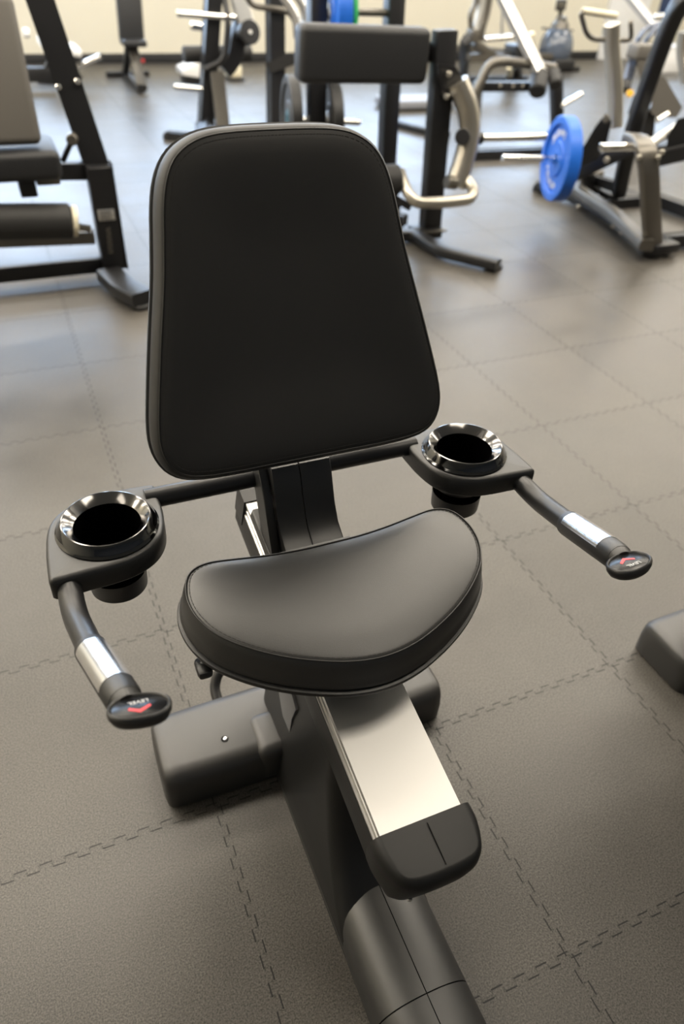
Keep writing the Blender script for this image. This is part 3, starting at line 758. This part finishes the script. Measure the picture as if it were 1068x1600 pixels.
# --- weight plate stand behind the black pad
YP = 3.55
m5b = thing('twin_post_plate_stand', 'black stand of two square posts carrying weight plates behind the big black pad', 'weight machine', (1.75, YP, 0))
for (xt, xb, yb) in ((495, 492.5, 330), (618, 600, 320)):
    pt_, pb_ = at(xt, -40, YP), at(xb, yb, YP); pb_.z = .04
    MB().bar(pt_, pb_, pxm(26, at(xb, 150, YP)), .09, (0, 1, 0), .008).build('post', M['frame'], m5b)
pbL, pbR = at(492.5, 330, YP), at(600, 320, YP)
MB().bar((pbL.x - .1, YP, .03), (pbR.x + .1, YP, .03), .09, .06).build('base', M['frame'], m5b)
pg = at(490, 196, YP)
MB().cyl(at(452, 186, YP + .02), at(562, 191, YP - .01), pxm(5, pg), 18).build('lower_peg', M['chrome'], m5b)
MB().cyl(at(486, 24, YP), at(560, 22, YP), pxm(5, pg), 18).build('upper_peg', M['chrome'], m5b)
MB().tube(A([(546, 50, YP), (548, 26, YP), (556, 19, YP), (604, 20, YP)]), pxm(5, pg), 14, rad=.05).build('handle', M['gun'], m5b)
def weight_plate(name, label, c, ax, r, th, material, hub_mat, parts=True, group=None, hole=.026, lettering=False):
    ax = Vector(ax).normalized(); c = Vector(c)
    t = thing(name, label, 'weight plate', tuple(c), group)
    h = th / 2
    prof = [(hole, -h * .8), (r * .40, -h * .8), (r * .44, -h * .55), (r * .78, -h * .55), (r * .82, -h), (r - .006, -h), (r, -h + .006), (r, h - .006), (r - .006, h), (r * .82, h), (r * .78, h * .55), (r * .44, h * .55), (r * .40, h * .8), (hole, h * .8), (hole, -h * .8)]
    MB().lathe(prof, c, ax, 56, False, False).build('disc', material, t, 30)
    hp = [(hole, -h * .86), (r * .22, -h * .86), (r * .24, -h * .75), (r * .24, h * .75), (r * .22, h * .86), (hole, h * .86), (hole, -h * .86)]
    MB().lathe(hp, c, ax, 32, False, False).build('hub', hub_mat, t, 30)
    return t
weight_plate('weight_plate', 'dark plate with teal centre on the left side of the left plate stand post', at(455, 186, YP + .02), (.985, -.17, 0), pxm(59, pg), .06, M['blackrubber'], M['teal'])
weight_plate('weight_plate', 'black plate on the right side of the post below the big black pad', at(517, 189, YP), (.985, -.17, 0), pxm(59, pg), .06, M['blackrubber'], M['silver'])
weight_plate('weight_plate', 'blue rubber plate above the big black pad beside the green one', at(521, 22, YP), (1, -.1, 0), pxm(60, pg), pxm(22, pg), M['blue'], M['silver'])
weight_plate('weight_plate', 'thin green rubber plate above the big black pad', at(536.5, 22, YP), (1, -.1, 0), pxm(60, pg), pxm(7, pg), M['green'], M['silver'])

# --- machine with the big black pad
m6 = thing('glute_machine', 'black weight machine with wide padded rest and curved champagne grey arm behind the bike', 'weight machine', (2.17, 2.96, 0))
Y = 2.96
pb_ = gz(688, 370, .05)
MB().bar(at(695, 46, Y), (pb_.x, Y, .05), .115, .075, (0, 1, 0), .008).build('upright', M['frame'], m6)
MB().box((pb_.x, Y, .055), (.16, .13, .012), .003).build('base_plate', M['gun'], m6)
pc_ = at(567, 85, 2.98)
Rz = Matrix.Rotation(math.radians(0), 3, 'Z') @ Matrix.Rotation(math.radians(1.2), 3, 'Y')
MB().box(pc_, (pxm(216, pc_) * 1.02, .12, pxm(76, pc_) * 1.02), .035, Rz, 5).build('pad', M['greypad'], m6, 60)
MB().bar(at(560, 85, 3.04), at(690, 80, 3.02), .05, .07).build('pad_bracket', M['frame'], m6)
MB().tube(A([(714, 128, 2.90), (727, 160, 2.88), (733, 190, 2.87), (732, 215, 2.86), (724, 250, 2.84), (710, 292, 2.82)]), pxm(16.5, at(730, 190, Y)), 20, smooth=True).build('swing_arm', M['bronze'], m6)
tri = lambda ys: [at(682, 100, ys), at(712, 104, ys), at(738, 150, ys), at(722, 165, ys), at(690, 150, ys)]
for ya, yb, nm in ((2.90, 2.915, 'pivot_plate'), (3.005, 3.02, 'pivot_plate')):
    p_, q_ = tri(ya), [v + Vector((0, yb - ya, 0)) for v in tri(ya)]
    MB().loft([p_, q_]).build(nm, M['frame'], m6)
for px, py in ((701, 116), (697, 151), (707, 146), (731, 146)): MB().cyl(at(px, py, 2.86), at(px, py, 2.91), .014, 14).build('bolt', M['bronze'], m6)
MB().cyl(at(722, 214, 2.76), at(722, 214, 2.84), .04, 20).build('arm_cap', M['frame'], m6)
MB().tube(A([(724, 276, 2.82), (741, 298, 2.74), (734, 312, 2.70), (690, 317, 2.68), (650, 317, 2.68), (637, 303, 2.72), (624, 268, 2.82)]), pxm(8.5, at(690, 315, 2.7)), 16, rad=.06).build('handle', M['bronze'], m6)
MB().cyl(at(712, 286, 2.80), at(697, 284, 2.80), pxm(10, at(700, 285, 2.8)), 20).build('handle_collar', M['gun'], m6)
MB().cyl(at(560, 284, 2.80), at(621, 281, 2.80), pxm(23, at(610, 280, 2.80)), 26, .01).build('leg_roller', M['foam'], m6)
MB().bar(at(600, 300, 2.80), at(640, 324, 2.72), .02, .02).build('handle_brace', M['frame'], m6)
MB().rtube([gz(560, 372, .04), gz(645, 366, .04), gz(688, 392, .04), gz(778, 414, .04)], .075, .055, .06, (0, 0, 1)).build('base_tube', M['frame'], m6)
e_ = gz(770, 418, 0); MB().cyl(e_, e_ + Vector((0, 0, .02)), .05, 18).build('rubber_foot', M['blackrubber'], m6)
MB().bar(gz(560, 330, .04), gz(632, 345, .04), .06, .05).build('rear_base_tube', M['frame'], m6)
MB().bar((pb_.x - .12, Y, .04), (pb_.x + .06, Y, .04), .10, .06).build('post_base', M['frame'], m6)
hA, hB = at(742, 216, 2.9), at(852, 214, 2.9)
MB().cyl(hA, hB, pxm(5.6, hA), 20).build('weight_horn', M['chrome'], m6)
MB().cyl(at(735, 216, 2.9), at(752, 216, 2.9), pxm(9, hA), 20).build('horn_collar', M['frame'], m6)

# --- hack squat style machine behind the blue plate
m7 = thing('hack_squat_machine', 'black machine with long silver diagonal slide and perforated beam behind the blue plate', 'weight machine', (4.4, 5.0, 0))
Y = 5.0
MB().bar(at(740, 135, Y), at(835, 135, Y), .08, pxm(13, at(790, 135, Y)), None, .008).build('perforated_beam', M['frame'], m7)
for px in (781, 801, 816): MB().cyl(at(px, 134, Y - .046), at(px, 134, Y - .03), .014, 14, .002).build('beam_hole_ring', M['bronze'], m7)
MB().tube(A([(737, 170, Y - .1), (742, 146, Y - .1), (752, 125, Y - .1), (764, 103, Y - .1), (782, 96, Y - .1), (815, 99, Y), (865, 106, Y + .1)]), pxm(7, at(790, 135, Y)), 16, smooth=True).build('bent_tube', M['gun'], m7)
MB().bar(at(775, -25, Y + .25), at(845, 116, Y - .05), pxm(17, at(810, 60, Y)), .05, (0, -1, .4), .008).build('slide_beam', M['silver'], m7)
MB().bar(at(772, -25, Y + .32), at(836, 108, Y + .03), pxm(10, at(810, 60, Y)), .05, (0, -1, .4), .008).build('slide_side', M['gun'], m7)
for (a0, b0, r_) in (((844, 116), (839, 144), 13), ((864, 113), (868, 134), 10)):
    MB().cyl(at(*a0, Y - .02), at(*b0, Y - .16), pxm(r_, at(850, 130, Y)), 24, .012).build('shoulder_roller', M['foam'], m7)
pb_ = gz(870, 216, 0)
MB().bar(at(868, 118, pb_.y), pb_, pxm(15, pb_), .09, (0, 1, 0), .006).build('upright', M['frame'], m7)
MB().cyl(at(876, 165, Y), at(907, 147, Y + .1), pxm(4.2, pb_), 16).build('storage_peg', M['chrome'], m7)
MB().bar(gz(730, 242, .04), gz(866, 236, .04), .08, .05).build('base_beam', M['frame'], m7)
MB().bar(gz(866, 238, .04), gz(872, 206, .04), .08, .05).build('side_base', M['frame'], m7)
MB().bar(at(742, 140, Y), gz(735, 236, .04), .08, .08, (0, 1, 0)).build('front_leg', M['frame'], m7)

# --- cable machine further back
m7b = thing('bent_tube_machine', 'far grey machine of bent vertical tubes against the back wall, top centre right', 'weight machine', (4.6, 7.2, 0))
Y = 7.2
for (pts, r_, mt) in (([(754, -20), (752, 10), (740, 60)], 6, 'silver'), ([(747, -20), (743, 6), (734, 22), (736, 60)], 4, 'gun'), ([(766, -20), (760, 20), (752, 45), (750, 64)], 6, 'gun'), ([(790, -20), (784, 30), (784, 64)], 3, 'silver')):
    MB().tube(A([(x, y, Y) for x, y in pts]), pxm(r_, at(750, 20, Y)), 14, rad=.15).build('bent_tube', M[mt], m7b)
MB().box(at(738, 56, Y - .05), (.10, .12, .12), .01).build('tube_clamp', M['gun'], m7b)
MB().cyl(at(756, 62, Y), at(802, 57, Y), pxm(4, at(780, 60, Y)), 16).build('chrome_bar', M['chrome'], m7b)
MB().cyl(at(824, 56, Y), at(833, 54, Y), pxm(5, at(780, 60, Y)), 16).build('bar_end', M['cream'], m7b)
MB().bar(at(740, 66, Y), at(770, 88, Y), .09, .08).bar(at(732, 90, Y), at(815, 88, Y), .10, .07).build('seat_frame', M['gun'], m7b)
MB().box(at(808, 82, Y), (.22, .25, .16), .02).build('weight_box', M['frame'], m7b)
MB().bar(at(727, 62, Y - .1), gz(724, 122, 0), .09, .09, (0, 1, 0)).build('upright', M['frame'], m7b)
MB().bar(at(808, 88, Y), gz(808, 124, 0), .09, .09, (0, 1, 0)).bar(gz(720, 126, .03), gz(820, 124, .03), .10, .06).build('base', M['frame'], m7b)
MB().cyl(gz(795, 124, 0), at(795, 104, 7.1), pxm(4.5, at(795, 115, 7.1)), 16).build('beige_leg', M['cream'], m7b)

# --- rowing machine with a round water tank
rw = thing('water_rower', 'rowing machine with round smoky water tank and small monitor near the back wall', 'rowing machine', (7.1, 8.7, 0))
Y = 8.7
tc = at(868, 73, Y); tr = pxm(26, tc)
prof = []
for k in range(15):
    a_ = -pi / 2 + pi * k / 14; prof.append((max(tr * math.cos(a_), .01), tr * 1.12 * math.sin(a_)))
MB().lathe(prof, tc, (0, 0, 1), 36).build('water_tank', M['tank'], rw, 60)
MB().lathe([(tr * .55, 0), (tr * .5, .06), (tr * .32, .10), (tr * .3, .14)], tc + Vector((0, 0, tr * .88)), (0, 0, 1), 24).build('tank_neck', M['gun'], rw)
MB().cyl(at(846, 44, Y), at(895, 48, Y), .014, 14).build('handle', M['gun'], rw)
MB().bar(at(873, 40, Y), at(876, 12, Y), .03, .03).build('monitor_arm', M['frame'], rw)
MB().box(at(876, 8, Y - .02), (pxm(17, tc), .04, pxm(14, tc)), .01).build('monitor', M['frame'], rw)
MB().box(at(876, 8, Y - .043), (pxm(13, tc), .004, pxm(9, tc)), .001).build('monitor_screen', M['gun'], rw)
zb = gz(865, 112, 0); MB().box((tc.x, Y, .08), (pxm(40, tc), .55, .14), .03, None, 3).build('tank_base', M['frame'], rw)
MB().bar((tc.x - .12, Y - .1, .16), (tc.x - 1.7, Y + .35, .24), .14, .08).build('slide_rail', M['gun'], rw)
MB().bar((tc.x - 1.6, Y + .32, .0), (tc.x - 1.6, Y + .32, .2), .08, .08, (0, 1, 0)).build('rear_leg', M['frame'], rw)
MB().bar((tc.x - .2, Y - .2, .03), (tc.x + .3, Y - .2, .03), .06, .06).build('front_foot', M['blackrubber'], rw)

# --- leg press with blue plate at the right
m9 = thing('plate_loaded_leg_press', 'large black and gunmetal plate loaded machine at right holding the blue weight plate', 'weight machine', (3.3, 3.0, 0))
MB().rtube([gz(1020, 385, .06), at(1016, 330, 2.27), at(1013, 262, 2.27), at(1009, 236, 2.30), at(1000, 219, 2.40), at(986, 215, 2.50)], .105, .05, .10, (0, 1, 0)).build('curved_strap', M['gun'], m9)
f_ = gz(1018, 396, 0)
MB().cyl(f_ + Vector((-.03, -.02, 0)), f_ + Vector((-.03, -.02, .03)), .06, 22, .006).build('rubber_foot', M['blackrubber'], m9)
MB().box(f_ + Vector((.01, -.02, .052)), (.20, .15, .06), .02).build('front_foot', M['frame'], m9)
MB().rtube([gz(1015, 392, .05), gz(964, 345, .05), gz(905, 310, .05), gz(842, 289, .05)], .075, .06, .1, (0, 0, 1)).build('outer_base_tube', M['frame'], m9)
MB().rtube([gz(1010, 384, .10), gz(960, 336, .10), gz(905, 300, .10), gz(893, 288, .10), gz(905, 277, .10), gz(935, 272, .10)], .085, .06, .12, (0, 0, 1)).build('inner_base_tube', M['gun'], m9)
for px, py in ((957, 352), (970, 362), (993, 380), (903, 322)): 
    p = gz(px, py, .055); MB().cyl(p + Vector((.0, -.005, 0)), p + Vector((-.02, -.02, .0)), .012, 12, .003).build('bolt', M['bronze'], m9)
MB().cyl(gz(843, 295, 0), gz(843, 295, .022), .05, 18).build('rear_rubber_foot', M['blackrubber'], m9)
MB().cyl(gz(917, 294, 0), gz(917, 294, .05), .06, 18).build('middle_foot', M['blackrubber'], m9)
pp = at(996, 229, 2.42); pq = at(938, 230, 2.40)
MB().cyl(pp, pq, pxm(6.2, pp), 22).build('weight_horn', M['chrome'], m9)
plc = at(875, 249, 3.02); pax = Vector((math.cos(math.radians(-17)), math.sin(math.radians(-17)), 0))
PR = pxm(57, plc) * 1.06
MB().cyl(plc - pax * .36, plc + pax * .09, pxm(5, plc), 20).build('loaded_horn', M['chrome'], m9)
# beam and linkage
MB().rtube([at(1084, -12, 2.75), at(1060, 8, 2.80), at(1040, 52, 2.86), at(1000, 165, 2.98), at(982, 226, 3.05), at(966, 302, 3.20)], pxm(22, at(1000, 165, 2.98)), .09, .14, (0, 1, 0), .02).build('main_beam', M['frame'], m9)
MB().box(gz(970, 306, .03), (.24, .20, .05), .01).build('beam_foot', M['frame'], m9)
MB().rtube(A([(955, 38, 3.25), (955, 70, 3.25), (961, 140, 3.2), (960, 200, 3.15)]), pxm(20, at(960, 120, 3.2)), .08, .3, (0, 1, 0), .02).build('push_arm', M['bronze'], m9)
MB().tube(A([(944, 62, 3.22), (925, 61, 3.22), (915, 52, 3.2), (907, 22, 3.18), (914, 16, 3.18)]), pxm(3.8, at(920, 50, 3.2)), 14, rad=.04).build('handle', M['gun'], m9)
MB().tube(A([(964, 63, 3.25), (986, 63, 3.25), (985, 34, 3.22)]), pxm(3.6, at(920, 50, 3.2)), 14, rad=.04).build('handle', M['gun'], m9)
MB().cyl(at(910, 17, 3.18), at(962, 25, 3.22), pxm(5, at(920, 20, 3.2)), 18).build('handle_grip', M['cream'], m9)
lk = [(946, 176), (955, 190), (948, 222), (934, 248), (906, 262), (900, 244), (914, 224), (928, 200)]
for ys in (3.05, 3.24): MB().loft([A([(x, y, ys) for x, y in lk]), A([(x, y, ys + .02) for x, y in lk])]).build('link_plate', M['frame'], m9)
MB().cyl(at(946, 186, 3.02), at(946, 186, 3.05), .022, 18).build('link_pivot', M['gun'], m9)
MB().bar(at(1000, 222, 2.95), at(900, 272, 3.25), .07, .09, (0, 0, 1)).build('link_bar', M['frame'], m9)
MB().cyl(at(947, 250, 2.99), at(947, 250, 3.06), .019, 18).build('link_bolt', M['bronze'], m9)
MB().bar(at(898, 232, 3.3), at(930, 300, 3.42), .06, .06).build('lower_link', M['frame'], m9)
MB().bar(gz(925, 280, .12), gz(962, 292, .12), .05, .05).bar(gz(936, 320, .03), gz(1002, 314, .03), .06, .05).build('cross_tube', M['frame'], m9)
MB().bar(gz(1026, 312, .05), gz(1090, 336, .05), .07, .06).build('rear_base_tube', M['frame'], m9)
MB().bar(gz(1030, 378, .05), gz(1100, 370, .05), .06, .06).build('side_base_tube', M['frame'], m9)
MB().cyl(at(1014, 226, 2.75), at(1060, 196, 2.9), pxm(7.5, at(1030, 215, 2.8)), 20).build('damper_tube', M['silver'], m9)
sp_ = [(1042, 214), (1058, 186), (1090, 178), (1090, 240), (1040, 246)]
MB().loft([A([(x, y, 2.78) for x, y in sp_]), A([(x, y, 2.84) for x, y in sp_])]).build('side_shroud', M['frame'], m9)
MB().bar(at(1025, 248, 2.75), at(1095, 232, 2.75), .05, .07).build('seat_rail', M['frame'], m9)
for px, py in ((998, 246), (1028, 246), (1034, 238)): MB().cyl(at(px, py, 2.24), at(px, py, 2.30), .013, 14).build('strap_bolt', M['bronze'], m9)

# the blue plate on its horn, with its two arcs of worn pale lettering
blue = weight_plate('weight_plate', 'large blue rubber weight plate with pale lettering on the machine at right', plc, pax, PR, pxm(20, plc), M['blue'], M['blue'], hole=.027)
th_ = pxm(20, plc) / 2
ux = Vector((0, 0, 1)); uy = pax.cross(ux).normalized()
rngl = random.Random(3)
for a0, a1, n_ in ((18, -58, 7), (162, 238, 7)):
    lt = MB()
    for k in range(n_):
        aa = math.radians(a0 + (a1 - a0) * k / (n_ - 1))
        rd = (ux * math.cos(aa) - uy * math.sin(aa)) if False else (ux * math.cos(aa) + uy * math.sin(aa))
        tg = rd.cross(pax)
        Rm = Matrix((tg, pax, rd)).transposed()
        cpt = plc - pax * (th_ * .55 + .001) + rd * PR * .62
        hgt = PR * .15
        lt.box(cpt + tg * -.008, (.0065, .003, hgt), 0, Rm)
        lt.box(cpt + rd * hgt * rngl.choice((.42, -.42, 0)) + tg * .002, (.02, .003, .007), 0, Rm)
        if k % 2: lt.box(cpt + tg * .010, (.0065, .003, hgt), 0, Rm)
    lt.build('pale_lettering', M['white_print'], blue)

# --- seated machine behind it
m10 = thing('chest_press_machine', 'grey padded seated machine with curved pale tubes behind the thick black beam', 'weight machine', (4.8, 4.6, 0))
Y = 4.5
MB().box(at(1001, 80, Y - .2), (pxm(36, at(1001, 80, Y - .2)), .14, pxm(21, at(1001, 80, Y))), .025, None, 4).build('head_pad', M['taupepad'], m10, 60)
bp_ = [(994, 92), (1024, 94), (1020, 150), (1008, 168), (1000, 130)]
MB().loft([A([(x, y, Y - .03) for x, y in bp_]), A([(x, y, Y + .09) for x, y in bp_])]).build('back_pad', M['taupepad'], m10)
sp2 = [(1020, 118), (1038, 120), (1066, 168), (1056, 184), (1026, 184), (1016, 176)]
MB().loft([A([(x, y, Y - .1) for x, y in sp2]), A([(x, y, Y + .05) for x, y in sp2])]).build('seat_pad', M['taupepad'], m10)
for off in (0, 13):
    MB().tube(A([(976 + off * .5, 128, Y + .05), (985 + off * .6, 96, Y + .1), (996 + off, 64, Y), (1012 + off, 44, Y + .05), (1040 + off, 36, Y + .1)]), pxm(4, at(1000, 80, Y)), 14, smooth=True).build('curved_tube', M['blue_grey'], m10)
MB().bar(at(978, -12, Y + .3), at(1032, 54, Y + .1), pxm(11, at(1000, 30, Y)), .05, (0, -1, .2)).build('lever_arm', M['white'], m10)
MB().cyl(at(1020, 27, Y - .1), at(1050, 25, Y - .1), pxm(4.5, at(1020, 25, Y)), 16).build('weight_horn', M['chrome'], m10)
MB().cyl(at(984, 146, Y - .25), at(983, 146, Y - .2), pxm(5, at(984, 146, Y)), 18).build('yellow_knob', M['yellow'], m10)
MB().bar(at(978, 128, Y), at(976, 142, Y - .05), .07, .05).bar(at(1000, 150, Y), at(990, 180, Y), .08, .08).build('seat_frame', M['frame'], m10)
MB().bar(at(1010, 172, Y), gz(1004, 235, .0), .10, .10, (0, 1, 0)).bar(gz(985, 236, .03), gz(1075, 228, .03), .1, .06).build('base', M['frame'], m10)
MB().tube(A([(1026, 188, Y - .4), (1042, 178, Y - .35)]), .02, 12).build('foot_bar', M['chrome'], m10)
MB().rtube(A([(1068, 50, Y + .1), (1064, 80, Y + .1), (1072, 130, Y)]), pxm(12, at(1060, 90, Y)), .08, .2, (0, 1, 0)).build('rear_upright', M['bronze'], m10)

# --- small things on the far floor
pl = thing('step_platform', 'low flat grey platform lying on the floor behind the black upright', 'platform', (3.6, 6.5, 0))
MB().box((3.86, 6.55, .055), (.75, .36, .07), .012).build('deck', M['platform'], pl)
for x in (3.56, 4.16): MB().box((x, 6.55, .015), (.06, .40, .03), .006).build('runner', M['blackrubber'], pl)
sb = MB().rtube([gz(617, 192, .03), gz(655, 202, .03), gz(700, 212, .03)], .07, .05, .1, (0, 0, 1)).build('floor_bar', M['frame'])
tag(sb, 'dark bar lying on the floor between the black pad and the upright', 'bar')
wb_ = thing('equipment_box', 'bright white box on the floor at far right behind the seated machine', 'box', (8.6, 8.0, 0))
bc = gz(1050, 114, 0)
MB().box(bc + Vector((0, .15, .15)), (.45, .35, .30), .02).build('body', M['white'], wb_)
MB().box(bc + Vector((0, .15, .305)), (.47, .37, .02), .008).build('lid', M['white'], wb_)
ps = MB().box(at(1062, 4, ROOM_Y1 - .012), (.75, .016, .34), .003).build('wall_poster', M['poster'])
tag(ps, 'navy blue poster on the back wall at the top right corner', 'poster')
ft = thing('floor_boot', 'small cream and white foot with black sole on the far floor left of centre', 'equipment foot', (2.48, 8.3, 0))
fc = gz(364, 124, 0)
MB().box(fc + Vector((0, 0, .09)), (.16, .25, .14), .04, None, 3).build('body', M['cream'], ft)
MB().box(fc + Vector((.01, 0, .012)), (.18, .28, .024), .008).build('sole', M['blackrubber'], ft)
st_ = thing('step_bench', 'pale blue white wedge pad on the far floor beside the lower chrome peg', 'pad', (1.95, 8.0, 0))
wc = gz(302, 132, 0)
MB().prism([(wc.x - .13, .10), (wc.x + .14, .06), (wc.x + .14, .24), (wc.x + .04, .22), (wc.x - .13, .15)], wc.y - .1, wc.y + .2, 'y', .01).build('pad', M['white'], st_)
MB().box(wc + Vector((0, .05, .05)), (.20, .24, .10), .01).build('base', M['frame'], st_)
o = MB().box((at(975, 40, ROOM_Y1 - .03).x, ROOM_Y1 - .03, 1.3), (.75, .06, 2.6), .006).build('trim_1', M['wall2'])
struct(o)
